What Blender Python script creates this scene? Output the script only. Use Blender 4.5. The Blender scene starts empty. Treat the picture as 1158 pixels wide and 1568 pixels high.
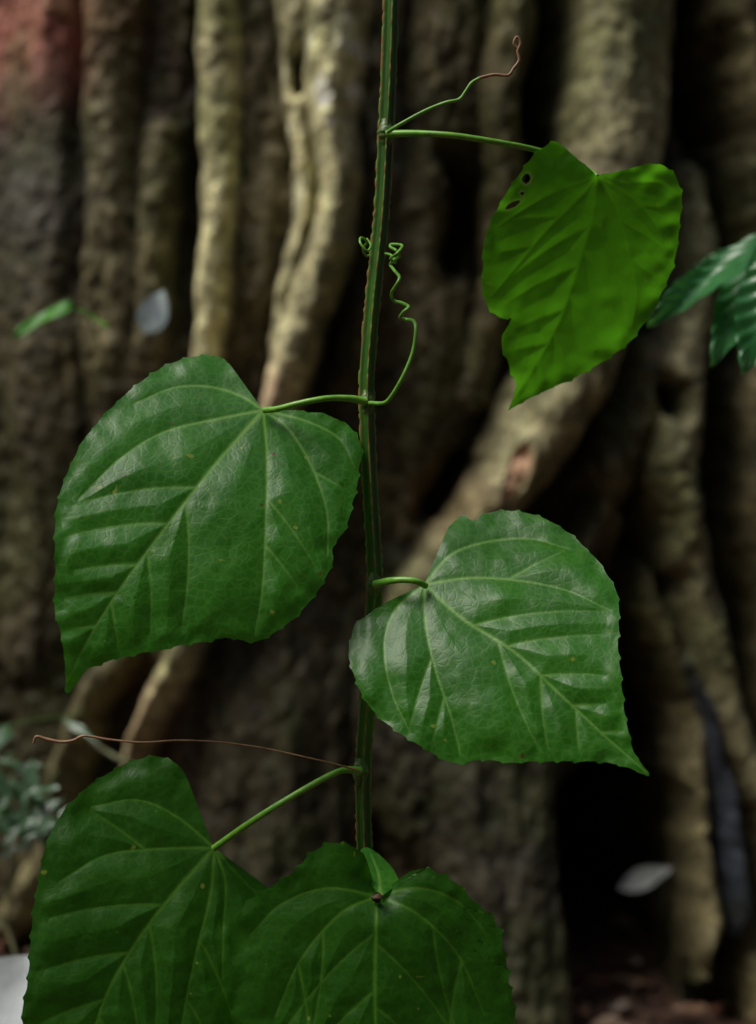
import bpy, math, random
import numpy as np
from mathutils import Vector
random.seed(4); rng=np.random.RandomState(7)
S=bpy.context.scene
K=0.4/1158; CZ=0.50
col=S.collection
def W(u,v,D): return ((u-579)*K*D, D, CZ-(v-784)*K*D)

# ---------- noise ----------
TAB=[rng.rand(256,256) for _ in range(8)]
def vn(x,y,s=0):
    t=TAB[s%8]; xi=np.floor(x).astype(int); yi=np.floor(y).astype(int)
    fx=x-xi; fy=y-yi; fx=fx*fx*(3-2*fx); fy=fy*fy*(3-2*fy)
    a=t[xi&255,yi&255]; b=t[(xi+1)&255,yi&255]; c=t[xi&255,(yi+1)&255]; d=t[(xi+1)&255,(yi+1)&255]
    return (a*(1-fx)+b*fx)*(1-fy)+(c*(1-fx)+d*fx)*fy
def fbm(x,y,s=0,o=4):
    r=0;a=.5;n=0
    for i in range(o):
        r=r+a*vn(x*2**i+17*i,y*2**i+5*i,s+i); n+=a; a*=.5
    return r/n
def sst(a,b,x):
    t=np.clip((x-a)/(b-a),0,1); return t*t*(3-2*t)

# ---------- mesh helpers ----------
def mesh_from(name,co,quads,mat,parent=None,attrs={},cols={},smooth=True):
    me=bpy.data.meshes.new(name); co=np.asarray(co,dtype=np.float32); q=np.asarray(quads,dtype=np.int32)
    me.vertices.add(len(co)); me.vertices.foreach_set('co',co.ravel())
    me.loops.add(q.size); me.loops.foreach_set('vertex_index',q.ravel())
    me.polygons.add(len(q)); me.polygons.foreach_set('loop_start',np.arange(0,q.size,q.shape[1],dtype=np.int32))
    me.update(calc_edges=True)
    me.polygons.foreach_set('use_smooth',np.full(len(q),smooth,dtype=bool))
    for k,a in attrs.items():
        at=me.attributes.new(k,'FLOAT','POINT'); at.data.foreach_set('value',np.asarray(a,dtype=np.float32).ravel())
    for k,a in cols.items():
        at=me.attributes.new(k,'FLOAT_COLOR','POINT'); a=np.asarray(a,dtype=np.float32)
        a=np.concatenate([a,np.ones((len(a),1),np.float32)],1); at.data.foreach_set('color',a.ravel())
    me.validate(); me.materials.append(mat)
    ob=bpy.data.objects.new(name,me); col.objects.link(ob)
    if parent: ob.parent=parent
    return ob
def gridq(n,m,wrap=False):
    i=np.arange(n if wrap else n-1)[:,None]; j=np.arange(m-1)[None,:]; i2=(i+1)%n
    return np.stack([i*m+j,i2*m+j,i2*m+j+1,i*m+j+1],-1).reshape(-1,4)
def catmull(P,n=12):
    P=np.asarray(P,float); Q=np.vstack([2*P[0]-P[1],P,2*P[-1]-P[-2]]); out=[]
    for i in range(1,len(Q)-2):
        t=np.linspace(0,1,n,endpoint=False)[:,None]
        a,b,c,d=Q[i-1],Q[i],Q[i+1],Q[i+2]
        out.append(.5*((2*b)+(-a+c)*t+(2*a-5*b+4*c-d)*t*t+(-a+3*b-3*c+d)*t**3))
    out.append(P[-1:]); return np.vstack(out)
def resample(P,n):
    d=np.r_[0,np.cumsum(np.linalg.norm(np.diff(P,axis=0),axis=1))]
    s=np.linspace(0,d[-1],n); return np.stack([np.interp(s,d,P[:,k]) for k in range(P.shape[1])],1),s
def polydist(pu,pv,P):
    best=np.full(pu.shape,1e9); tt=np.zeros(pu.shape); L=np.r_[0,np.cumsum(np.linalg.norm(np.diff(P[:,:2],axis=0),axis=1))]
    for i in range(len(P)-1):
        ax,ay=P[i,:2]; bx,by=P[i+1,:2]; dx,dy=bx-ax,by-ay; l2=dx*dx+dy*dy+1e-9
        t=np.clip(((pu-ax)*dx+(pv-ay)*dy)/l2,0,1); d=np.hypot(pu-ax-t*dx,pv-ay-t*dy)
        m=d<best; best=np.where(m,d,best); tt=np.where(m,(L[i]+t*math.sqrt(l2))/L[-1],tt)
    return best,tt
def inpoly(x,y,P):
    ins=False; n=len(P)
    for i in range(n):
        x1,y1=P[i]; x2,y2=P[(i+1)%n]
        if (y1>y)!=(y2>y) and x<(x2-x1)*(y-y1)/(y2-y1)+x1: ins=not ins
    return ins

# ---------- materials ----------
class M:
    def __init__(s,name):
        s.m=bpy.data.materials.new(name); s.m.use_nodes=True; s.t=s.m.node_tree; s.t.nodes.clear()
        s.out=s.n('ShaderNodeOutputMaterial')
    def n(s,t,**k):
        nd=s.t.nodes.new(t)
        for a,b in k.items(): setattr(nd,a,b)
        return nd
    def l(s,a,b): s.t.links.new(a,b)
    def mix(s,f,a,b,mode='MIX'):
        nd=s.n('ShaderNodeMix',data_type='RGBA',blend_type=mode)
        for sock,val in ((nd.inputs[0],f),(nd.inputs[6],a),(nd.inputs[7],b)):
            if hasattr(val,'is_output'): s.l(val,sock)
            elif isinstance(val,(int,float)): sock.default_value=val
            else: sock.default_value=(*val,1)
        return nd.outputs[2]
    def noise(s,scale,det=4,rough=.6,vec=None,sc=(1,1,1),off=(0,0,0)):
        tc=s.n('ShaderNodeTexCoord'); mp=s.n('ShaderNodeMapping'); mp.inputs['Scale'].default_value=sc; mp.inputs['Location'].default_value=off
        s.l(tc.outputs['Object'],mp.inputs[0]); nd=s.n('ShaderNodeTexNoise'); nd.inputs['Scale'].default_value=scale
        nd.inputs['Detail'].default_value=det; nd.inputs['Roughness'].default_value=rough; s.l(mp.outputs[0],nd.inputs[0]); return nd.outputs[0]
    def ramp(s,v,a,b):
        nd=s.n('ShaderNodeMapRange'); nd.inputs[1].default_value=a; nd.inputs[2].default_value=b; s.l(v,nd.inputs[0]); return nd.outputs[0]
    def attr(s,name,o='Fac'): return s.n('ShaderNodeAttribute',attribute_name=name).outputs[o]
    def bump(s,h,st,dist,prev=None):
        nd=s.n('ShaderNodeBump'); nd.inputs['Strength'].default_value=st; nd.inputs['Distance'].default_value=dist; s.l(h,nd.inputs['Height'])
        if prev: s.l(prev,nd.inputs['Normal'])
        return nd.outputs[0]

def leafmat(name,c1,c2,cv,tc,tr=.35,rough=.36,spec=.5,vk=1.0):
    m=M(name); n1=m.ramp(m.noise(28,2),.35,.65); base=m.mix(n1,c1,c2)
    n2=m.ramp(m.noise(300,1),.3,.7); base=m.mix(n2,base,m.mix(.22,base,(0.0,0.02,0.0)))
    vo=m.n('ShaderNodeTexVoronoi',feature='DISTANCE_TO_EDGE'); vo.inputs['Scale'].default_value=230
    tcn=m.n('ShaderNodeTexCoord'); m.l(tcn.outputs['Object'],vo.inputs[0]); net=m.ramp(vo.outputs[0],0,.16)
    nv=m.n('ShaderNodeMath',operation='SUBTRACT'); nv.inputs[0].default_value=1; m.l(net,nv.inputs[1]); nm=m.n('ShaderNodeMath',operation='MULTIPLY'); m.l(nv.outputs[0],nm.inputs[0]); nm.inputs[1].default_value=.15
    base=m.mix(nm.outputs[0],base,cv)
    spot=m.ramp(m.noise(190,0,.4,off=(3,1,2)),.82,.85); base=m.mix(spot,base,(.22,.30,.04))
    vv=m.attr('vein'); base=m.mix(vv,base,cv); base=m.mix(m.attr('scar'),base,(.38,.36,.16))
    br=m.ramp(m.noise(120,1,.5,off=(9,4,7)),.79,.82); base=m.mix(br,base,(.10,.055,.01))
    b=m.bump(net,.12,.0004); b=m.bump(m.noise(430,2,.5),.13,.0004,b)
    p=m.n('ShaderNodeBsdfPrincipled'); m.l(base,p.inputs['Base Color']); m.l(b,p.inputs['Normal'])
    p.inputs['Roughness'].default_value=rough; p.inputs['Specular IOR Level'].default_value=spec
    t=m.n('ShaderNodeBsdfTranslucent'); tcol=m.mix(vv,m.mix(n1,tc,tuple(x*.85 for x in tc)),tuple(x*vk for x in tc)); tcol=m.mix(br,tcol,(.08,.04,.01)); m.l(tcol,t.inputs[0])
    x=m.n('ShaderNodeMixShader'); x.inputs[0].default_value=tr; m.l(p.outputs[0],x.inputs[1]); m.l(t.outputs[0],x.inputs[2]); m.l(x.outputs[0],m.out.inputs[0])
    return m.m
def simplemat(name,c1,c2,rough=.5,ns=60,bump=.3,bd=.001,sc=(1,1,1)):
    m=M(name); n=m.noise(ns,3,sc=sc); base=m.mix(m.ramp(n,.35,.65),c1,c2)
    p=m.n('ShaderNodeBsdfPrincipled'); m.l(base,p.inputs['Base Color']); p.inputs['Roughness'].default_value=rough
    m.l(m.bump(n,bump,bd),p.inputs['Normal']); m.l(p.outputs[0],m.out.inputs[0]); return m.m

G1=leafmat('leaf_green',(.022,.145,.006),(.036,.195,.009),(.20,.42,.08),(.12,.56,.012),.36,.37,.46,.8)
G2=leafmat('leaf_backlight_tint',(.040,.17,.006),(.062,.22,.008),(.14,.34,.02),(.17,.62,.016),.62,.5,.2,.9)  # brighter colour and translucency stand in for light from behind
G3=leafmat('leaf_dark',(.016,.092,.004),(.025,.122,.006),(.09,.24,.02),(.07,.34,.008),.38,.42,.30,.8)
G4=leafmat('leaf_shrub',(.03,.16,.04),(.05,.22,.06),(.08,.2,.08),(.08,.36,.05),.25,.26,.7)

# ---------- BIG LEAVES ----------
vine=bpy.data.objects.new('climbing_vine',None); col.objects.link(vine)
def autoveins(P,fr,side,ang,outl,curve=.35):
    P=catmull(P,10); R,_=resample(P,60); out=[]
    for f in fr:
        f=f+random.uniform(-.02,.02)
        i=int(f*59); p=R[i].copy(); tg=R[min(i+2,59)]-R[max(i-2,0)]; th=math.atan2(tg[1],tg[0]); a=th+side*ang*1.12; pts=[p.copy()]
        target=th+side*ang*.30
        for k in range(200):
            a+=(target-a)*curve*.045
            p=p+4*np.array([math.cos(a),math.sin(a)])
            if not inpoly(p[0],p[1],outl): break
            if k%4==3: pts.append(p.copy())
        if len(pts)>2: out.append(np.array(pts[:-1] if len(pts)>3 else pts))
    return out
def big_leaf(name,J,outline,prims,secs,depth,mat,tooth=3.6,pitch=30,holes=(),N=640,MM=165,quilt=6.0,extra=None,wav=5):
    J=np.array(J,float); O=catmull(outline,14)
    an=np.unwrap(np.arctan2(O[:,1]-J[1],O[:,0]-J[0])); sg=np.sign(an[-1]-an[0]); a=an*sg; n5=len(a)//3
    i0=int(np.argmin(a[:n5])); i1=len(a)-n5+int(np.argmax(a[-n5:])); O=O[i0:i1+1]
    P,s=resample(O,N)
    tg=np.gradient(P,axis=0); tg/=np.linalg.norm(tg,axis=1)[:,None]+1e-9; nr=np.stack([-tg[:,1],tg[:,0]],1)
    if np.sum(nr*(P-J))<0: nr=-nr
    jit=s+14*vn(s/50,s*0+3.3,2); ph=(jit/pitch)%1
    tw=np.minimum(1,np.minimum(s,s[-1]-s)/60)
    am=(0.3+1.1*vn(s/70,s*0,3))*tooth*tw
    P=P+nr*(am*(np.where(ph<.85,(ph/.85)**4,(1-ph)/.15)))[:,None]+nr*((fbm(s/45,s*0+1,4)-.5)*7*tw)[:,None]
    an=np.unwrap(np.arctan2(P[:,1]-J[1],P[:,0]-J[0]))*sg; rd=np.hypot(P[:,0]-J[0],P[:,1]-J[1])
    an=(np.maximum.accumulate(an)+np.arange(N)*2e-5)*sg
    P=J+np.stack([np.cos(an),np.sin(an)],1)*rd[:,None]
    r=(np.arange(MM+1)/MM)**.95; r[0]=.002
    uv=J+(P-J)[:,None,:]*r[None,:,None]; u=uv[...,0].ravel(); v=uv[...,1].ravel()
    ed,_=polydist(u,v,P[::7]); edge=np.exp(-(ed/26)**2)
    vein=np.zeros(u.shape); dall=np.full(u.shape,1e9); groove=np.zeros(u.shape)
    for k,p in enumerate(prims):
        pp=catmull(p,8); d,t=polydist(u,v,pp); w=(2.9 if k==0 else 2.1)*(1-.72*t)+.5
        vein=np.maximum(vein,np.exp(-(d/w)**2)*(1-.5*t)); dall=np.minimum(dall,d+6*t); groove=np.maximum(groove,np.exp(-(d/(w*2.4))**2)*(1-.6*t))
    outl=P[::4]; outl=np.vstack([outl,J])
    for (pi,fr,side,ang) in secs:
        for q in autoveins(prims[pi],fr,side,math.radians(ang),outl):
            d,t=polydist(u,v,q); w=1.8*(1-.6*t)+.5
            vein=np.maximum(vein,.7*np.exp(-(d/w)**2)*(1-.6*t)); dall=np.minimum(dall,d+3+7*t); groove=np.maximum(groove,.6*np.exp(-(d/(w*2.8))**2)*(1-.6*t))
    q=1-np.exp(-(np.maximum(dall,0)/27)**1.8)
    D=depth(u,v)
    rj=np.hypot(u-J[0],v-J[1])
    hgt=quilt*q*(1-.6*edge)*sst(0,130,rj)-.9*groove+(fbm(u/70,v/70,5,3)-.5)*10+(fbm(u/20,v/20,1,2)-.5)*.9
    hgt+=wav*edge*(fbm(u/38,v/38,2,2)-.5)*2.5
    D=D-hgt*K
    if extra is not None: D=D+extra(u,v)*K
    X=(u-579)*K*D; Z=CZ-(v-784)*K*D
    co=np.stack([X,D,Z],1); quads=gridq(N,MM+1)
    scar=np.zeros(u.shape)
    if holes:
        keep=np.ones(len(quads),bool); cu=u[quads].mean(1); cv=v[quads].mean(1)
        for hx,hy,ha,hb,hr in holes:
            c,s_=math.cos(hr),math.sin(hr)
            def e(x,y): return np.hypot(((x-hx)*c+(y-hy)*s_)/ha,(-(x-hx)*s_+(y-hy)*c)/hb)+.25*(vn(x/5,y/5,6)-.5)
            keep&=e(cu,cv)>1; scar=np.maximum(scar,1-sst(1.2,2.1,e(u,v)))
        quads=quads[keep]
    return mesh_from(name,co,quads,mat,vine,attrs={'vein':vein,'scar':scar*.95})

o1=[(394,624),(378,610),(366,582),(350,556),(325,543),(280,550),(232,574),(190,608),(150,648),(120,688),(96,740),(86,790),(84,850),(83,920),(90,970),(97,1012),(100,1057),(115,1030),(160,1012),(220,998),(285,985),(345,976),(388,984),(430,960),(465,930),(492,895),(506,862),(506,840),(525,810),(541,770),(552,705),(545,665),(517,642),(472,633),(432,630),(410,628)]
m1=[(403,628),(364,672),(322,720),(255,805),(195,885),(140,970),(103,1045)]
p1=[m1,[(403,628),(409,700),(407,800),(402,900),(390,975)],[(403,628),(330,642),(250,662),(180,705),(120,765)],[(403,628),(440,655),(475,710),(500,780),(502,850)],[(403,628),(470,645),(520,672),(543,715)],[(403,628),(368,606),(320,592),(265,594),(205,618)]]
def d1(u,v):
    q=(628-v); base=.74*q+.00095*q*q
    x=(u-403); side=.10*x+.0008*np.where(x>0,x,0)**2
    return 1.0+(base+side)*K
big_leaf('leaf_left',(403,628),o1,p1,[(0,[.32,.46,.60,.72,.84],1,50),(0,[.36,.54,.72],-1,42),(1,[.38,.62],-1,40),(3,[.5],-1,36)],d1,G1,quilt=7.5)

o2=[(908,262),(885,242),(862,222),(846,218),(822,235),(800,262),(775,300),(757,332),(743,368),(740,405),(738,440),(748,470),(765,484),(783,487),(768,520),(778,560),(790,597),(773,629),(820,605),(880,576),(930,547),(965,522),(1000,472),(1020,430),(1036,380),(1044,310),(1037,278),(1020,256),(1000,252),(960,266),(922,266)]
p2=[[(915,270),(905,340),(885,410),(858,490),(820,560),(782,618)],[(915,270),(945,320),(965,390),(975,450),(968,500)],[(915,270),(880,310),(835,355),(790,410),(752,455)],[(915,270),(965,300),(1005,345),(1022,400)],[(915,270),(870,285),(820,310),(765,345)],[(915,270),(960,278),(1010,280),(1038,300)]]
def d2(u,v):
    q=(270-v); x=u-915
    return 1.0+(-.22*q+.0004*q*q+.12*x+.0006*x*x)*K
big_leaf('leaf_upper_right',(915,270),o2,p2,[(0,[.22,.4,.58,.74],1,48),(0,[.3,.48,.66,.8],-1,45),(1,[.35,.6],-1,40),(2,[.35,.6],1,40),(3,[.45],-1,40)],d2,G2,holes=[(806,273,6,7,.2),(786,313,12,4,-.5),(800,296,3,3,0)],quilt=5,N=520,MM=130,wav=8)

o3=[(655,886),(664,868),(674,838),(688,806),(708,789),(726,796),(750,785),(800,785),(842,800),(880,825),(915,860),(940,895),(948,925),(946,990),(955,1060),(960,1110),(974,1150),(996,1186),(950,1168),(900,1163),(840,1165),(780,1165),(735,1162),(697,1167),(650,1146),(600,1112),(565,1080),(545,1040),(537,1000),(545,963),(568,940),(602,918),(640,902)]
p3=[[(650,895),(682,925),(715,952),(790,1000),(860,1065),(930,1130),(990,1182)],[(650,895),(652,960),(668,1030),(690,1095),(705,1155)],[(650,895),(720,885),(800,890),(870,905),(935,935)],[(650,895),(605,935),(588,990),(600,1060),(625,1115)],[(650,895),(690,850),(745,830),(810,825),(870,840)]]
def d3(u,v):
    q=(895-v); x=u-650
    return .985+(.74*q+.0010*q*q-.10*x+.0007*x*x*(x<0))*K
big_leaf('leaf_right',(650,895),o3,p3,[(0,[.22,.38,.52,.66,.80],-1,45),(0,[.34,.52,.70],1,42),(1,[.42,.66],1,34),(2,[.45],-1,34)],d3,G1,quilt=8)

o4=[(322,1288),(308,1262),(298,1232),(288,1196),(272,1170),(240,1158),(200,1168),(152,1194),(112,1228),(85,1264),(66,1310),(55,1370),(48,1430),(41,1500),(33,1570),(38,1640),(60,1710),(110,1790),(180,1740),(260,1690),(340,1640),(368,1570),(362,1500),(352,1450),(385,1400),(414,1372),(404,1356),(380,1345),(350,1328),(334,1308)]
p4=[[(328,1298),(268,1365),(210,1440),(160,1530),(130,1640),(112,1770)],[(328,1298),(322,1370),(300,1460),(280,1560),(270,1660)],[(328,1298),(240,1300),(160,1310),(90,1350)],[(328,1298),(345,1350),(342,1420),(340,1500)],[(328,1298),(270,1250),(210,1225),(140,1235)],[(328,1298),(360,1335),(390,1365)]]
def d4(u,v):
    q=(1298-v); x=u-328
    return 1.0+(.35*q+.0004*q*q+.15*x)*K
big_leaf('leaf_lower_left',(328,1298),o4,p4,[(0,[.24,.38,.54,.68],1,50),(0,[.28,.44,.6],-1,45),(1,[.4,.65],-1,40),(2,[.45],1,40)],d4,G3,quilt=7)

o5=[(574,1366),(566,1345),(562,1318),(545,1298),(512,1290),(482,1304),(450,1336),(412,1362),(376,1386),(361,1420),(355,1480),(358,1540),(372,1620),(420,1720),(500,1800),(590,1880),(660,1800),(740,1700),(782,1610),(783,1540),(774,1470),(757,1412),(730,1384),(692,1350),(652,1332),(622,1340),(602,1356),(586,1372)]
p5=[[(578,1372),(575,1450),(574,1540),(580,1650),(588,1850)],[(578,1372),(520,1400),(460,1470),(420,1560)],[(578,1372),(640,1400),(700,1460),(740,1550)],[(578,1372),(500,1360),(430,1385),(385,1430)],[(578,1372),(640,1360),(700,1380),(745,1430)]]
def d5(u,v):
    q=(1372-v); x=np.abs(u-578)
    return .955+(.16*q-.0006*q*q*(q>0)+.0002*q*q+.14*x)*K
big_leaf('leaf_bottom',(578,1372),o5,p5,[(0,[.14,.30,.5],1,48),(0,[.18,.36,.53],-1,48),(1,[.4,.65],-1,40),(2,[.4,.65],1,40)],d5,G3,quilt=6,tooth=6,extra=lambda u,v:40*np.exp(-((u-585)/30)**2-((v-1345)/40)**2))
big_leaf('leaf_bottom_flap',(582,1374),[(566,1350),(556,1325),(550,1305),(562,1297),(584,1312),(602,1332),(613,1352)],[[(582,1374),(580,1340),(568,1308)]],[],lambda u,v:.960+(1.1*(1372-v)+.2*(u-584))*K,G1,N=160,MM=40,quilt=2,tooth=0,wav=1)

# ---------- STEM / PETIOLES / TENDRILS ----------
def sweep(name,P3,rad,mat,parent=vine,sides=10,prof=None,twist=0,n=None,attr=None):
    P=catmull(P3,10); 
    if n: P,_=resample(P,n)
    L=len(P); R=np.interp(np.linspace(0,1,L),np.linspace(0,1,len(rad)),rad)
    tg=np.gradient(P,axis=0); tg/=np.linalg.norm(tg,axis=1)[:,None]
    a=np.array([0,1.,0.]) if abs(tg[0][1])<.9 else np.array([1.,0,0]); N=[]
    nn=np.cross(tg[0],a); nn/=np.linalg.norm(nn)
    for i in range(L):
        nn=nn-tg[i]*np.dot(nn,tg[i]); nn/=np.linalg.norm(nn); N.append(nn.copy())
    N=np.array(N); B=np.cross(tg,N); th=np.linspace(0,2*math.pi,sides,endpoint=False)
    sh=prof(th,np.linspace(0,1,L)) if prof else np.ones((L,sides))
    thh=th[None,:]+twist*np.linspace(0,1,L)[:,None]
    co=P[:,None,:]+(R[:,None]*sh)[...,None]*(np.cos(thh)[...,None]*N[:,None,:]+np.sin(thh)[...,None]*B[:,None,:])
    i=np.arange(L-1)[:,None]; j=np.arange(sides)[None,:]; j2=(j+1)%sides
    q=np.stack([i*sides+j,(i+1)*sides+j,(i+1)*sides+j2,i*sides+j2],-1).reshape(-1,4)
    at={'wing':(sh if attr else np.zeros((L,sides))).ravel()}
    return mesh_from(name,co.reshape(-1,3),q,mat,parent,attrs=at)
def pp(l,D=1.0):
    return [W(a[0],a[1],a[2] if len(a)>2 else D) for a in l]
m=M('winged_stem'); w=m.ramp(m.attr('wing'),.70,.92); b=m.mix(m.ramp(m.noise(70,3,sc=(1,1,.2)),.35,.65),(.018,.070,.006),(.045,.14,.012))
b=m.mix(w,b,m.mix(m.ramp(m.noise(230,2),.46,.54),(.15,.22,.04),(.26,.12,.04)))
p=m.n('ShaderNodeBsdfPrincipled'); m.l(b,p.inputs['Base Color']); p.inputs['Roughness'].default_value=.42; m.l(m.bump(m.noise(500,2,sc=(1,1,.3)),.4,.0006),p.inputs['Normal']); m.l(p.outputs[0],m.out.inputs[0]); STEM=m.m
PET=simplemat('petiole_green',(.11,.32,.03),(.19,.44,.05),.35,200,.2,.0004,(1,1,1))
NODE=simplemat('node_green',(.04,.12,.02),(.12,.16,.05),.4,300,.5,.0008)
TEN=simplemat('tendril_green',(.16,.40,.05),(.10,.28,.03),.4,200,.2,.0003)
TENB=simplemat('tendril_brown',(.20,.10,.055),(.34,.19,.09),.5,200,.2,.0003)
DKB=simplemat('scar_brown',(.03,.018,.01),(.06,.035,.015),.7,200,.4,.0005)
def wing(th,t):
    base=.42+.58*np.abs(np.cos(2*(th+.40)))[None,:]**9
    ser=1-.12*sst(.45,.6,vn(t[:,None]*560+np.zeros((1,len(th))),th[None,:]*1.3+np.zeros((len(t),1)),2))*(base>.75)
    return base*ser
stem=[(618,-1400,1.06),(606,-500,1.01),(601,-100),(599,0),(596,100),(591,203),(584,330),(572,450),(563,560),(562,615),(565,700),(570,800),(574,893),(568,1000),(561,1100),(556,1180),(558,1290),(562,1400,1.0),(556,1600,1.0),(548,1900,1.01),(540,2195,1.02)]
sweep('stem',pp(stem),[.0048]*4+[.0046]*30,STEM,sides=48,prof=wing,twist=.5,n=1100,attr=True)
def knot(name,u,v,r,D=1.0,h=1.0,mat=NODE):
    P=pp([(u-1,v-r*1.6*h,D),(u,v-r*.8*h,D),(u,v,D),(u,v+r*.8*h,D),(u+1,v+r*1.6*h,D)]); rr=np.array([.5,.78,1.08,.8,.5])*r*K*1.0
    sweep(name,P,rr,mat,sides=16,prof=lambda th,t:1+.22*(vn(th[None,:]*2+t[:,None]*0,t[:,None]*9+th[None,:]*0,3)-.5))
for i,(u,v,r) in enumerate([(591,203,13),(562,616,12),(573,895,12),(552,1181,13)]): knot('node_%d'%(i+1),u,v,r)
knot('petiole_scar',577,1374,9,.955,.4,DKB)
def pr(px): return px*K
sweep('petiole_upper_right',pp([(592,205,.995),(640,204,.99),(700,208,.985),(775,220,.99),(826,231,1.003),(870,246,1.012),(900,260,1.006),(915,270,1.0)]),[pr(6),pr(4.8),pr(4.6),pr(4.7),pr(4),pr(3.6)],PET)
sweep('petiole_left',pp([(560,615,.995),(535,610,.99),(500,610,.985),(460,617,.985),(425,626,.99),(405,628,.996)]),[pr(6.5),pr(4.8),pr(4.4),pr(4.6),pr(5)],PET)
sweep('petiole_right',pp([(575,895,.99),(600,889,.98),(625,888,.976),(640,891,.976),(652,897,.981)]),[pr(6.5),pr(5),pr(4.8),pr(5)],PET)
sweep('petiole_lower_left',pp([(552,1181,.99),(528,1179,.985),(500,1190,.98),(440,1224,.975),(380,1262,.98),(328,1299,.995)]),[pr(6.5),pr(4.8),pr(4.8),pr(5),pr(5.4)],PET)
sweep('petiole_bottom',pp([(558,1395,1.0),(566,1392,.985),(574,1386,.965),(578,1378,.957)]),[pr(6),pr(5),pr(5)],PET)
sweep('tendril_upper_green',pp([(594,202,.99),(610,192,.985),(650,170,.98),(682,157),(703,152),(713,140),(722,127),(735,119)],.975),[pr(3.2),pr(2.6),pr(2.4),pr(2.4)],TEN)
sweep('tendril_upper_brown',pp([(735,119),(757,114),(778,115),(787,104),(795,92),(793,78),(797,66),(792,56),(787,66),(793,74)],.975),[pr(2.5),pr(2.2),pr(2.1),pr(1.8)],TENB)
t2=[(566,617,.99),(588,617,.98),(600,606,.975),(618,575,.97),(632,540,.97),(637,508,.97),(634,492,.975),(622,489,.985),(613,487,.98),(618,478,.965),(626,470,.965),(616,464,.975),(603,460,.98),(600,448,.975),(606,438,.965),(612,425,.965),(604,414,.975),(598,405,.985),(604,398,.975),(612,392,.965),(606,383,.96),(598,378,.97),(600,374,.98),(616,376,.965),(608,388,.955),(598,396,.965),(606,402,.975),(598,390,.985),(575,388,1.02),(562,392,1.02),(556,382,1.0),(562,370,.985),(553,364,.98),(552,372,.975),(562,384,.975),(568,376,.98),(562,366,.99)]
sweep('tendril_coiled',pp(t2),[pr(3.2),pr(2.7),pr(2.5),pr(2.2),pr(2.0),pr(1.9)],TEN,sides=8)
sweep('tendril_lower',pp([(550,1180,.985),(520,1172,.98),(470,1160),(400,1145),(330,1136),(270,1134),(220,1137),(170,1133),(130,1127),(112,1134),(92,1136),(72,1132),(56,1128),(51,1138)],.97),[pr(1.7),pr(1.2),pr(1.2),pr(1.6),pr(2.2),pr(2.6),pr(1.6)],TENB,sides=8)

# ---------- TREE ----------
DT=1.85; KT=K*DT; R0=1.1
us=np.concatenate([np.arange(-4840,-250,24),np.arange(-250,1410,3.0),np.arange(1410,5940,24)])
vs=np.concatenate([np.arange(1760,-200,-3.2),np.arange(-200,-6000,-40)])
U,V=np.meshgrid(us,vs,indexing='ij'); sh=U.shape; u=U.ravel(); v=V.ravel()
uw=u+(fbm(u/140,v/160,1,4)-.5)*26+(fbm(u/34,v/50,2,3)-.5)*10; vw=v+(fbm(u/120,v/120,3,3)-.5)*20
streak=fbm(uw/110,vw/620,0,3); st2=fbm(uw/26,vw/200,3,3)
H=(streak-.5)*.11
out=1-sst(-500,-150,u)*(1-sst(1300,1700,u)); H+=out*(fbm(uw/220,vw/2500,4,3)-.35)*.5
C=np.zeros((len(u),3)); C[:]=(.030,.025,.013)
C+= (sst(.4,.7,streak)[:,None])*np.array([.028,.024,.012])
PALE=np.array([.46,.43,.25]); MID=np.array([.130,.113,.060]); DULL=np.array([.054,.046,.026]); GREY=np.array([.048,.043,.028])  # root tones; low and right-hand roots painted darker to deepen the shade
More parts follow.
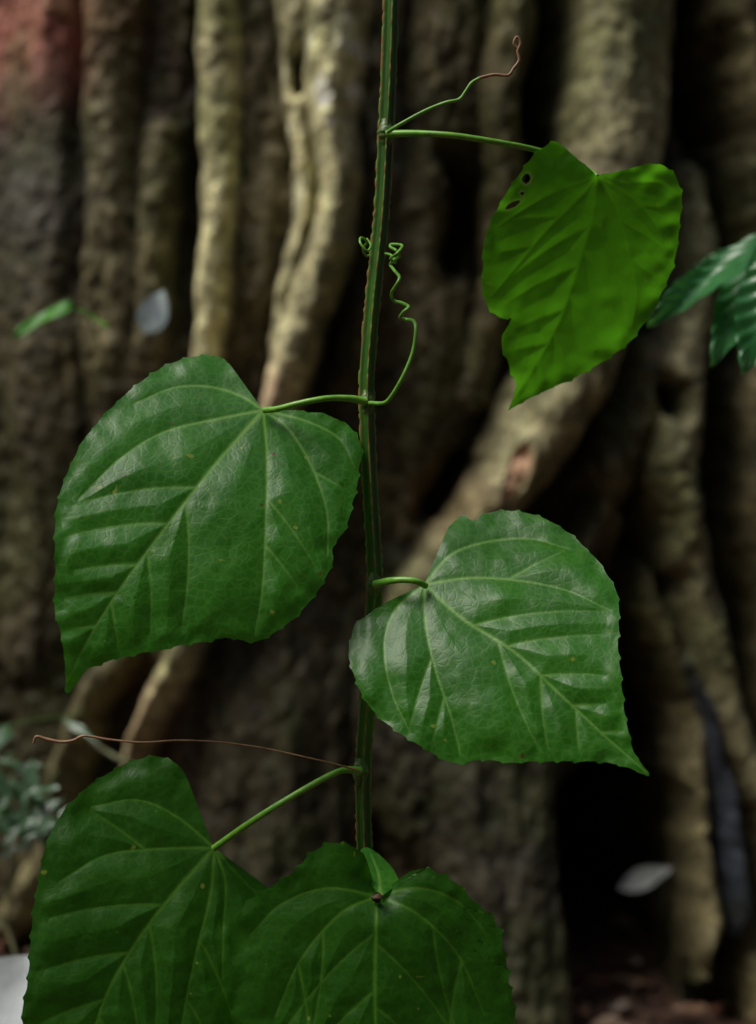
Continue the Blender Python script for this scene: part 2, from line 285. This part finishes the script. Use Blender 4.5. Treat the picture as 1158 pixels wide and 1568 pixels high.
ridges=[
([(322,-300,42,.06),(330,0,42,.07),(335,150,40,.07),(330,300,36,.07),(328,400,34,.065),(318,520,30,.06),(300,640,30,.05),(270,760,30,.04),(250,900,30,.02)],PALE*1.05),
([(400,-300,90,.03),(400,100,80,.04),(395,300,70,.04),(390,450,55,.03),(375,560,45,.0)],DULL*2.0),
([(520,-300,66,.10),(515,0,60,.11),(515,150,48,.11),(522,250,40,.11),(508,340,38,.11),(482,430,38,.10),(455,520,36,.10),(435,600,30,.10),(400,700,28,.09),(350,850,26,.09),(290,990,26,.09),(240,1120,24,.085),(205,1220,24,.07),(150,1400,30,.06),(100,1600,40,.06)],PALE*1.05),
([(440,-300,40,.07),(450,0,38,.08),(458,120,30,.085),(468,220,25,.08),(464,330,22,.075),(445,440,24,.07),(432,530,22,.05)],PALE*.85),
([(600,-300,40,.05),(590,0,40,.06),(585,250,40,.06),(560,450,40,.05),(530,600,40,.02)],DULL*1.3),
([(690,-300,70,.08),(690,0,70,.08),(690,180,66,.07),(650,330,60,.05),(640,560,80,.04),(640,760,80,.02)],MID*.65),
([(775,-300,45,.10),(775,0,45,.10),(765,150,42,.09),(760,300,40,.07),(765,420,36,.05),(730,600,40,.03)],MID*.9),
([(950,-300,112,.12),(945,0,108,.12),(935,150,98,.12),(925,300,92,.12),(905,450,82,.12),(862,585,72,.12),(805,680,62,.115),(748,770,52,.105),(690,850,45,.08),(630,920,40,.05),(560,1000,30,.0)],PALE*.68),
([(1110,-300,55,.08),(1110,0,50,.08),(1135,150,40,.09),(1150,300,40,.08),(1170,450,40,.08)],MID*.95),
([(1060,280,45,.05),(1060,400,48,.08),(1045,500,52,.09),(1022,600,52,.10),(1012,700,52,.11),(1030,780,48,.11),(1055,900,42,.11),(1075,1000,44,.11),(1100,1100,40,.11),(1140,1210,36,.11),(1190,1330,40,.11),(1240,1500,40,.11)],PALE*.48),
([(985,540,40,.07),(955,640,45,.085),(905,760,48,.08),(870,870,44,.07),(840,980,40,.05),(820,1080,40,.0)],MID*.9),
([(1180,480,40,.08),(1140,600,36,.09),(1118,690,36,.10),(1135,780,38,.10),(1170,900,42,.10),(1180,1100,50,.09)],MID*1.1),
([(930,800,30,.05),(980,900,34,.07),(1015,1000,32,.08),(1046,1100,28,.08),(1056,1200,24,.09),(1056,1330,24,.09),(1064,1420,26,.09),(1034,1500,28,.09),(984,1590,34,.09),(930,1700,40,.09)],MID*1.3),
([(1035,1020,18,.09),(1066,1100,20,.10),(1086,1200,24,.10),(1098,1300,25,.10),(1100,1400,20,.10),(1092,1440,12,.07)],np.array([.033,.038,.050])),
([(1100,1120,26,.08),(1135,1250,30,.08),(1140,1400,34,.08),(1130,1500,36,.08),(1150,1650,40,.08)],MID*.8),
([(700,960,190,.02),(700,1100,190,.06),(740,1250,150,.07),(780,1400,100,.08),(790,1700,100,.09)],GREY*1.0),
([(470,900,150,.02),(430,1100,160,.05),(400,1300,170,.06),(390,1700,220,.08)],DULL*1.0),
([(165,-300,50,.03),(160,150,52,.035),(165,350,48,.035),(172,560,46,.03),(180,760,40,.0)],MID*.72),
([(245,200,32,.02),(240,400,32,.025),(232,540,28,.025),(222,660,24,.01)],MID*.8),
([(60,-300,60,.015),(50,100,60,.02),(40,400,60,.02),(50,700,60,.02),(40,1000,60,.02)],DULL*1.0),
([(200,980,30,.05),(172,1030,36,.07),(140,1085,36,.08),(122,1180,34,.08),(100,1300,40,.07),(40,1420,36,.08),(-40,1500,40,.08)],MID*1.2),
([(560,620,50,.02),(520,760,60,.03),(500,900,60,.02)],DULL*.7),
]
def comp(P,h):
    P=P.copy(); a=(P[:,0]-579)*KT/R0; f=1-(h-(1-np.cos(np.clip(a,-1.5,1.5)))*R0+.01)/DT
    P[:,0]=579+(P[:,0]-579)*f; P[:,1]=784+(P[:,1]-784)*f; return P
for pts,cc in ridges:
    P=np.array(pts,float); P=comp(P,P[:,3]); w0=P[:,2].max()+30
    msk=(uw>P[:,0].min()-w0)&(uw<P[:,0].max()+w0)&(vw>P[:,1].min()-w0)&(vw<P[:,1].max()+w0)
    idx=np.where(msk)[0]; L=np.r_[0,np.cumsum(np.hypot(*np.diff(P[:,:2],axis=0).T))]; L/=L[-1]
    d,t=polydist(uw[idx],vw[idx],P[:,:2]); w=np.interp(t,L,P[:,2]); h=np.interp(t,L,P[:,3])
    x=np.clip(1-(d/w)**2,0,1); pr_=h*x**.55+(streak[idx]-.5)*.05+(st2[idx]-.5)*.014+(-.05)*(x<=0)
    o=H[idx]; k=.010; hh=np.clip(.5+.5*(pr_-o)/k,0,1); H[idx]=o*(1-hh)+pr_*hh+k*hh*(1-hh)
    a=(hh*sst(0,.6,x))[:,None]; C[idx]=C[idx]*(1-a)+cc[None,:]*a  # pale bark colour on root crests, edges left dark as painted shade
crev=[([(830,-300),(828,0),(826,90),(815,160),(800,210)],16,.16),([(672,250),(700,290),(690,360),(680,430)],16,.07),([(462,95),(468,165)],9,.08),
([(1068,60),(1080,170),(1100,230)],18,.12),([(720,690),(690,750),(660,790)],20,.09),([(985,590),(990,640)],12,.10),([(880,740),(845,800),(800,850)],18,.07),
([(1085,640),(1082,760),(1100,900)],14,.10),([(965,800),(950,870),(930,930)],22,.07),([(112,-100),(110,200),(118,500)],16,.015),([(850,1180),(865,1380),(850,1600)],14,.06),([(960,990),(1000,1080),(1010,1150)],18,.07),([(1010,880),(1000,920)],10,.07)]
for P,w,dp in crev:
    P=np.array(P,float); msk=(np.abs(uw-P[:,0].mean())<200)&(vw>P[:,1].min()-80)&(vw<P[:,1].max()+80); idx=np.where(msk)[0]
    d,t=polydist(uw[idx],vw[idx],P); g=np.exp(-(d/w)**2)*np.minimum(1,np.minimum(t,1-t)*6+.25); H[idx]-=dp*g; C[idx]*=(1-.5*g)[:,None]  # creases cut in, and their shade also painted into the colour
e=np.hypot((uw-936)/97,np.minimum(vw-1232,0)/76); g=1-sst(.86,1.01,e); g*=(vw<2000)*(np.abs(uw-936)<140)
H=H*(1-g)-.50*g; C=C*(1-g[:,None]*.6); hol=g  # hollow pushed back; its darkness is partly shade painted into the colour
fine=fbm(u/14,v/22,5,3); H+=(fine-.5)*.008; knob=fbm(uw/34,vw/28,6,3); H+=(knob-.5)*.005
pt=sst(.5,.66,fbm(u/24,v/34,6,4)); lich=np.exp(-((u-515)/75)**2)*sst(420,150,v); C+= (pt*lich)[:,None]*np.array([.36,.38,.32])
pt2=sst(.50,.66,fbm(u/16,v/18,2,3)); C*=(1+.5*pt2)[:,None]
dk=sst(.52,.68,fbm(u/24,v/34,4,4)); C*=(1-.35*dk)[:,None]
big=sst(.35,.7,fbm(u/160,v/220,2,3)); C*=(.72+.5*big)[:,None]
red=np.exp(-((u+10)/165)**2-((v-0)/125)**2); C=C*(1-.8*red[:,None])+red[:,None]*np.array([.46,.19,.15])  # haze painted into the bark colour: red here, grey just below
bl=np.exp(-((u-30)/120)**2-((v-250)/140)**2); C=C*(1-.4*bl[:,None])+.4*bl[:,None]*np.array([.10,.10,.11])
pk=np.exp(-((u-436)/26)**2-((v-608)/45)**2); C=C*(1-.7*pk[:,None])+.7*pk[:,None]*np.array([.45,.28,.21])
for a,b_,sx,sy in ((255,1080,45,120),(690,770,50,50)):
    k_=np.exp(-((u-a)/sx)**2-((v-b_)/sy)**2)[:,None]; C=C*(1-.55*k_)+.55*k_*np.array([.20,.095,.06])
ang=.30; du=u-763; dv=v-727; e=np.hypot((du*math.cos(ang)+dv*math.sin(ang))/15,(-du*math.sin(ang)+dv*math.cos(ang))/46)+.3*(fbm(u/16,v/16,1,2)-.5)
k_=(1-sst(.8,1.05,e)); H-=.003*k_; H+=.005*np.exp(-((e-1.15)/.2)**2); C=C*(1-k_[:,None])+k_[:,None]*np.array([.60,.36,.24])*(.6+.8*fbm(u/6,v/50,2,3))[:,None]
moss=sst(.42,.7,fbm(u/90,v/110,7,4))*.5; C=C*(1-moss[:,None])+moss[:,None]*(np.array([.085,.10,.032])*(.3+4*C.mean(1)[:,None]))
zz0=CZ-(v-784)*KT; flare=np.clip((.35-zz0)/.35,0,1)**2*.04
u2=u+hol*.34*(u-579); v2=v+hol*.25*(v-784)*(v<1500)
zz=CZ-(v2-784)*KT
phi=(u2-579)*KT/R0; rad=R0+H+flare
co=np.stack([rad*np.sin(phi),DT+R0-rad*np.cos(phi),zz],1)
m=M('bark_painted_shade'); cb=m.attr('bark','Color'); n=m.noise(95,3,.7,sc=(1,1,.8))  # bark colour with shade painted into creases, hollow and low roots
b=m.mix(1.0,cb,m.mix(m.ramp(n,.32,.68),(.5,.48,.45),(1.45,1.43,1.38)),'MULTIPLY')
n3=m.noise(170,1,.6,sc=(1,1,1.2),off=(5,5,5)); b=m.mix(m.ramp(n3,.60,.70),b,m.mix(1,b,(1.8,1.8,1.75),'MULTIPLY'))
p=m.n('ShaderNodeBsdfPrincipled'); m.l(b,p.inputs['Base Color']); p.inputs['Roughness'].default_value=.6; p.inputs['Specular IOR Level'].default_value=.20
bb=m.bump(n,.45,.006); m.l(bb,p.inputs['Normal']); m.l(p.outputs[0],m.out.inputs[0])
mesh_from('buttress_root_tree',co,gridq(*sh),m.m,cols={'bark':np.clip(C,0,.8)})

# ---------- GROUND ----------
gx=np.concatenate([-np.geomspace(60,2.0,24),np.arange(-1.98,2.0,.022),np.geomspace(2.0,60,24)])
gy=np.concatenate([-np.geomspace(60,.6,24),np.arange(-.58,3.2,.022),np.geomspace(3.2,60,24)])
GX,GY=np.meshgrid(gx,gy,indexing='ij')
def gz(x,y): return .16*np.exp(-((x+.52)/.20)**2-((y-1.75)/.30)**2)+.08*np.exp(-((x-.3)/.25)**2-((y-2.2)/.25)**2)+(fbm(x*6,y*6,2,4)-.5)*.05*np.exp(-(x*x+y*y)/40)
m=M('soil'); b=m.mix(m.ramp(m.noise(40,4,.7),.35,.65),(.04,.02,.012),(.13,.06,.035)); p=m.n('ShaderNodeBsdfPrincipled'); m.l(b,p.inputs['Base Color']); p.inputs['Roughness'].default_value=.85
m.l(m.bump(m.noise(70,4,.7),.8,.02),p.inputs['Normal']); m.l(p.outputs[0],m.out.inputs[0])
mesh_from('ground',np.stack([GX.ravel(),GY.ravel(),gz(GX,GY).ravel()],1),gridq(*GX.shape),m.m)

def small_leaf(center,direc,normal,L,Wd,curl=.2,n=8,mm=5,fold=.15,vs_=0):
    d=np.array(direc,float); d/=np.linalg.norm(d); nn=np.array(normal,float); nn-=d*nn.dot(d); nn/=np.linalg.norm(nn)+1e-9; s=np.cross(d,nn)
    t=np.linspace(0,1,n)[:,None]; x=np.linspace(-1,1,mm)[None,:]
    w=Wd*.5*(np.sin(math.pi*t**.8)**.8)*(1-.15*t)+1e-4; 
    q=.5+.5*np.cos((t*7-np.abs(x)*1.6)*2*math.pi) if vs_ else 0
    p=np.array(center)+(L*(t-.0))[...,None]*d+(w*x)[...,None]*s+((-curl*L*t**2)+fold*w*np.abs(x)*1.0+.04*L*np.sin(7*t+2*x)-vs_*q*np.minimum(1,3*np.abs(x)))[...,None]*nn
    return p.reshape(-1,3),gridq(n,mm)
def batch(name,leaves,mat,parent=None,tint=None):
    cs=[];qs=[];o=0;ti=[]
    for i,(c,q) in enumerate(leaves):
        cs.append(c); qs.append(q+o); o+=len(c); ti.append(np.full(len(c),random.random()))
    n=o
    return mesh_from(name,np.vstack(cs),np.vstack(qs),mat,parent,attrs={'tint':np.concatenate(ti),'vein':np.zeros(n),'scar':np.zeros(n)})
m=M('dead_leaves'); r=m.n('ShaderNodeValToRGB'); m.l(m.attr('tint'),r.inputs[0]); cr=r.color_ramp
cr.elements[0].color=(.05,.022,.012,1); cr.elements[1].color=(.28,.24,.20,1)
for pos,c in ((.35,(.15,.055,.025,1)),(.65,(.11,.065,.035,1)),(.88,(.18,.095,.05,1))):
    e_=cr.elements.new(pos); e_.color=c
b=m.mix(m.ramp(m.noise(120,2),.3,.7),r.outputs[0],m.mix(.5,r.outputs[0],(.02,.012,.008))); p=m.n('ShaderNodeBsdfPrincipled'); m.l(b,p.inputs['Base Color']); p.inputs['Roughness'].default_value=.6; m.l(p.outputs[0],m.out.inputs[0]); DEAD=m.m
lv=[]
for i in range(3600):
    if i<2500: x=random.uniform(-.9,1.0); y=random.uniform(1.2,2.6)
    else: x=random.gauss(0,2.0); y=random.gauss(1,1.6)
    z=float(gz(np.array(x),np.array(y)))+random.uniform(.004,.025)
    a=random.uniform(0,6.28); L=random.uniform(.015,.045)
    lv.append(small_leaf((x,y,z),(math.cos(a),math.sin(a),random.uniform(-.2,.3)),(random.gauss(0,.4),random.gauss(0,.4),1),L,L*random.uniform(.35,.6),random.uniform(-.2,.4)))
batch('leaf_litter',lv,DEAD)
PALEM=simplemat('pale_leaf_surface',(.30,.32,.31),(.50,.52,.50),.5,60,.3,.002)
batch('pale_fallen_leaf',[small_leaf(W(946,1362,1.90),(1,-.1,.45),(-.3,-.8,.6),.062,.024,.1)],PALEM)
batch('pale_fallen_leaf',[small_leaf(W(-25,1590,1.25),(.75,0,1),(0,-1,.3),.066,.075,.1,14,9)],simplemat('white_leaf_surface',(.66,.72,.74),(.80,.85,.87),.4,60,.3,.002))
batch('grey_fallen_leaf',[small_leaf(W(222,512,1.62),(.40,0,1),(.1,-1,.3),.042,.028,.1)],simplemat('grey_leaf',(.22,.28,.30),(.36,.42,.42),.5,80,.3,.002))

# shrub at right
shrub=bpy.data.objects.new('shrub',None); col.objects.link(shrub)
lv=[]
def lf(b,t,wd,D0,D1,nz=.8,curl=.1):
    a=np.array(W(*b,D0)); c=np.array(W(*t,D1)); L=np.linalg.norm(c-a); return small_leaf(a,c-a,(0,-1,nz),L,wd*K*D0,curl,60,21,.25,.0018)
for b_,t_,wd,D0,D1 in [((1195,362),(998,470),70,1.28,1.22),((1175,385),(1094,532),78,1.30,1.22),((1215,380),(1138,556),110,1.22,1.18),((1200,375),(1060,400),50,1.36,1.40),((1200,365),(1290,300),80,1.3,1.3),((1215,380),(1330,420),90,1.25,1.2),((1205,385),(1240,560),80,1.26,1.2)]:
    lv.append(lf(b_,t_,wd,D0,D1))
batch('foliage',lv,G4,shrub)
sweep('shrub_stem',[W(1205,370,1.29),W(1225,600,1.32),W(1235,1000,1.35),W(1240,1500,1.35),(.32,1.36,0)],[pr(5),pr(7),pr(9)],NODE,parent=shrub)
seed=bpy.data.objects.new('seedling_twig',None); col.objects.link(seed)
batch('foliage',[small_leaf(W(112,464,1.5),(-1,-.1,-.52),(0,-.8,1),.054,.020,.05,14,7),small_leaf(W(118,474,1.5),(.5,.3,-.2),(0,-.3,1),.03,.012,.1,10,5)],leafmat('leaf_seedling',(.07,.30,.03),(.10,.34,.04),(.1,.3,.05),(.18,.6,.04),.35,.4,.4),seed)
sweep('twig',[W(112,464,1.5),W(128,474,1.6),W(150,520,1.72),W(165,580,1.84)],[pr(2.5),pr(3)],NODE,parent=seed)
ug=bpy.data.objects.new('undergrowth_plant',None); col.objects.link(ug)
FERN=leafmat('undergrowth_green',(.05,.12,.05),(.09,.17,.09),(.06,.12,.06),(.08,.22,.05),.25,.32,.8)
lv=[]
for k in range(64):
    uu=random.uniform(-60,92); vv=random.uniform(1175,1290)+max(0,(uu-40))*.4; DD=random.uniform(1.42,1.55)
    a=random.uniform(0,6.28); L=random.uniform(.014,.034)
    lv.append(small_leaf(W(uu,vv,DD),(math.cos(a),random.uniform(-.4,.4),.5*math.sin(a)),(random.gauss(0,.3),-.5,1),L,L*.42,.2,8,5))
for (a_,b_,wd) in (((20,1112),(-45,1170),34),((60,1195),(-5,1215),26),((95,1100),(150,1130),14)):
    A=np.array(W(*a_,1.5)); B=np.array(W(*b_,1.46)); lv.append(small_leaf(A,B-A,(0,-.6,1),np.linalg.norm(B-A),wd*K*1.5,.15,10,5))
batch('foliage',lv,FERN,ug)
for i,(P) in enumerate([[W(-60,1125,1.6),W(10,1112,1.6),W(60,1102,1.62),W(130,1092,1.66)],[W(90,1180,1.5),W(40,1250,1.5),W(20,1340,1.55),W(10,1420,1.6)],[W(-40,1200,1.48),W(20,1215,1.5),W(60,1260,1.55),W(70,1380,1.62)]]):
    sweep('twig_%d'%(i+1),P,[pr(2.5),pr(3.4)],NODE,parent=ug,sides=8)
STK=simplemat('dry_stick',(.18,.19,.10),(.26,.26,.14))
sweep('fallen_stick',[W(135,1130,1.6),W(160,1150,1.6),W(200,1170,1.6),W(250,1186,1.64)],[pr(5),pr(7)],STK,parent=ug,sides=10)
sweep('fallen_stick_2',[W(-20,1370,1.5),W(12,1425,1.5),W(30,1480,1.5),W(60,1560,1.52)],[pr(5),pr(6)],STK,parent=ug,sides=10)

# ---------- ADDED FOREST RING (out of view, dims reflections and bark) ----------
def leafquads(c,size,rngs):
    n=len(c); a=rngs.normal(size=(n,3)); a/=np.linalg.norm(a,axis=1)[:,None]; b=rngs.normal(size=(n,3)); b-=a*np.sum(a*b,1)[:,None]; b/=np.linalg.norm(b,axis=1)[:,None]
    s=(size*rngs.uniform(.6,1.3,n))[:,None]
    co=np.stack([c-a*s,c-b*s*.45,c+a*s,c+b*s*.45],1).reshape(-1,3); return co,np.arange(4*n).reshape(n,4)
rg=np.random.RandomState(3); n=26000
th=rg.uniform(0,2*math.pi,n); rad_=rg.uniform(4.5,8.0,n)
xx=rad_*np.sin(th); yy=1.5-rad_*np.cos(th)
top=6.2+2.2*np.sin(th)+1.0*np.cos(3*th+1)+rg.normal(0,.5,n)  # added ring is taller at right, leaving the light opening at left
zz_=rg.uniform(0,1,n)**.9*top
co,q=leafquads(np.stack([xx,yy,zz_],1),.22,rg)
m=M('light_blocking_leaves'); b=m.mix(m.ramp(m.noise(2,2),.35,.65),(.02,.055,.012),(.045,.095,.02)); p=m.n('ShaderNodeBsdfDiffuse'); m.l(b,p.inputs[0]); m.l(p.outputs[0],m.out.inputs[0])
mesh_from('light_blocking_foliage',co,q,m.m,attrs={},smooth=False)
for k in range(9):
    a=2*math.pi*(k+.3)/9; r=5.2+.9*math.sin(5*k); x=r*math.sin(a); y=1.5-r*math.cos(a)
    sweep('added_forest_tree' ,[(x,y,-.1),(x+.1,y,2),(x-.1,y+.1,4.5),(x+.15,y,7.5)],[.22,.15,.13,.08],STK,parent=None,sides=10)

# ---------- LIGHT ----------
w=bpy.data.worlds.new("World"); S.world=w; w.use_nodes=True; nt=w.node_tree; bg=nt.nodes['Background']
sky=nt.nodes.new('ShaderNodeTexSky'); sky.sky_type='NISHITA'; sky.sun_disc=False
el=math.radians(58); az=math.radians(-66)
dx=math.sin(az)*math.cos(el); dy=-math.cos(az)*math.cos(el); dz=math.sin(el)
sky.sun_elevation=el; sky.sun_rotation=math.atan2(dx,dy); sky.dust_density=3.0; sky.air_density=1.0
hs=nt.nodes.new('ShaderNodeHueSaturation'); hs.inputs['Saturation'].default_value=.8
nt.links.new(sky.outputs[0],hs.inputs['Color']); nt.links.new(hs.outputs[0],bg.inputs[0]); bg.inputs[1].default_value=.14
sl=bpy.data.lights.new('sun','SUN'); sl.energy=2.9; sl.angle=math.radians(34); sl.color=(1,.97,.88); so=bpy.data.objects.new('sun',sl); col.objects.link(so)
so.rotation_euler=Vector((dx,dy,dz)).to_track_quat('Z','Y').to_euler()

cam=bpy.data.cameras.new('camera'); co_=bpy.data.objects.new('camera',cam); col.objects.link(co_); S.camera=co_
co_.location=(0,0,CZ); co_.rotation_euler=(math.radians(90),0,0); cam.sensor_fit='HORIZONTAL'; cam.sensor_width=24; cam.lens=60; cam.clip_start=.05; cam.clip_end=300
cam.dof.use_dof=True; cam.dof.focus_distance=.975; cam.dof.aperture_fstop=4.4
S.view_settings.view_transform='Standard'; S.view_settings.look='None'; S.view_settings.exposure=0
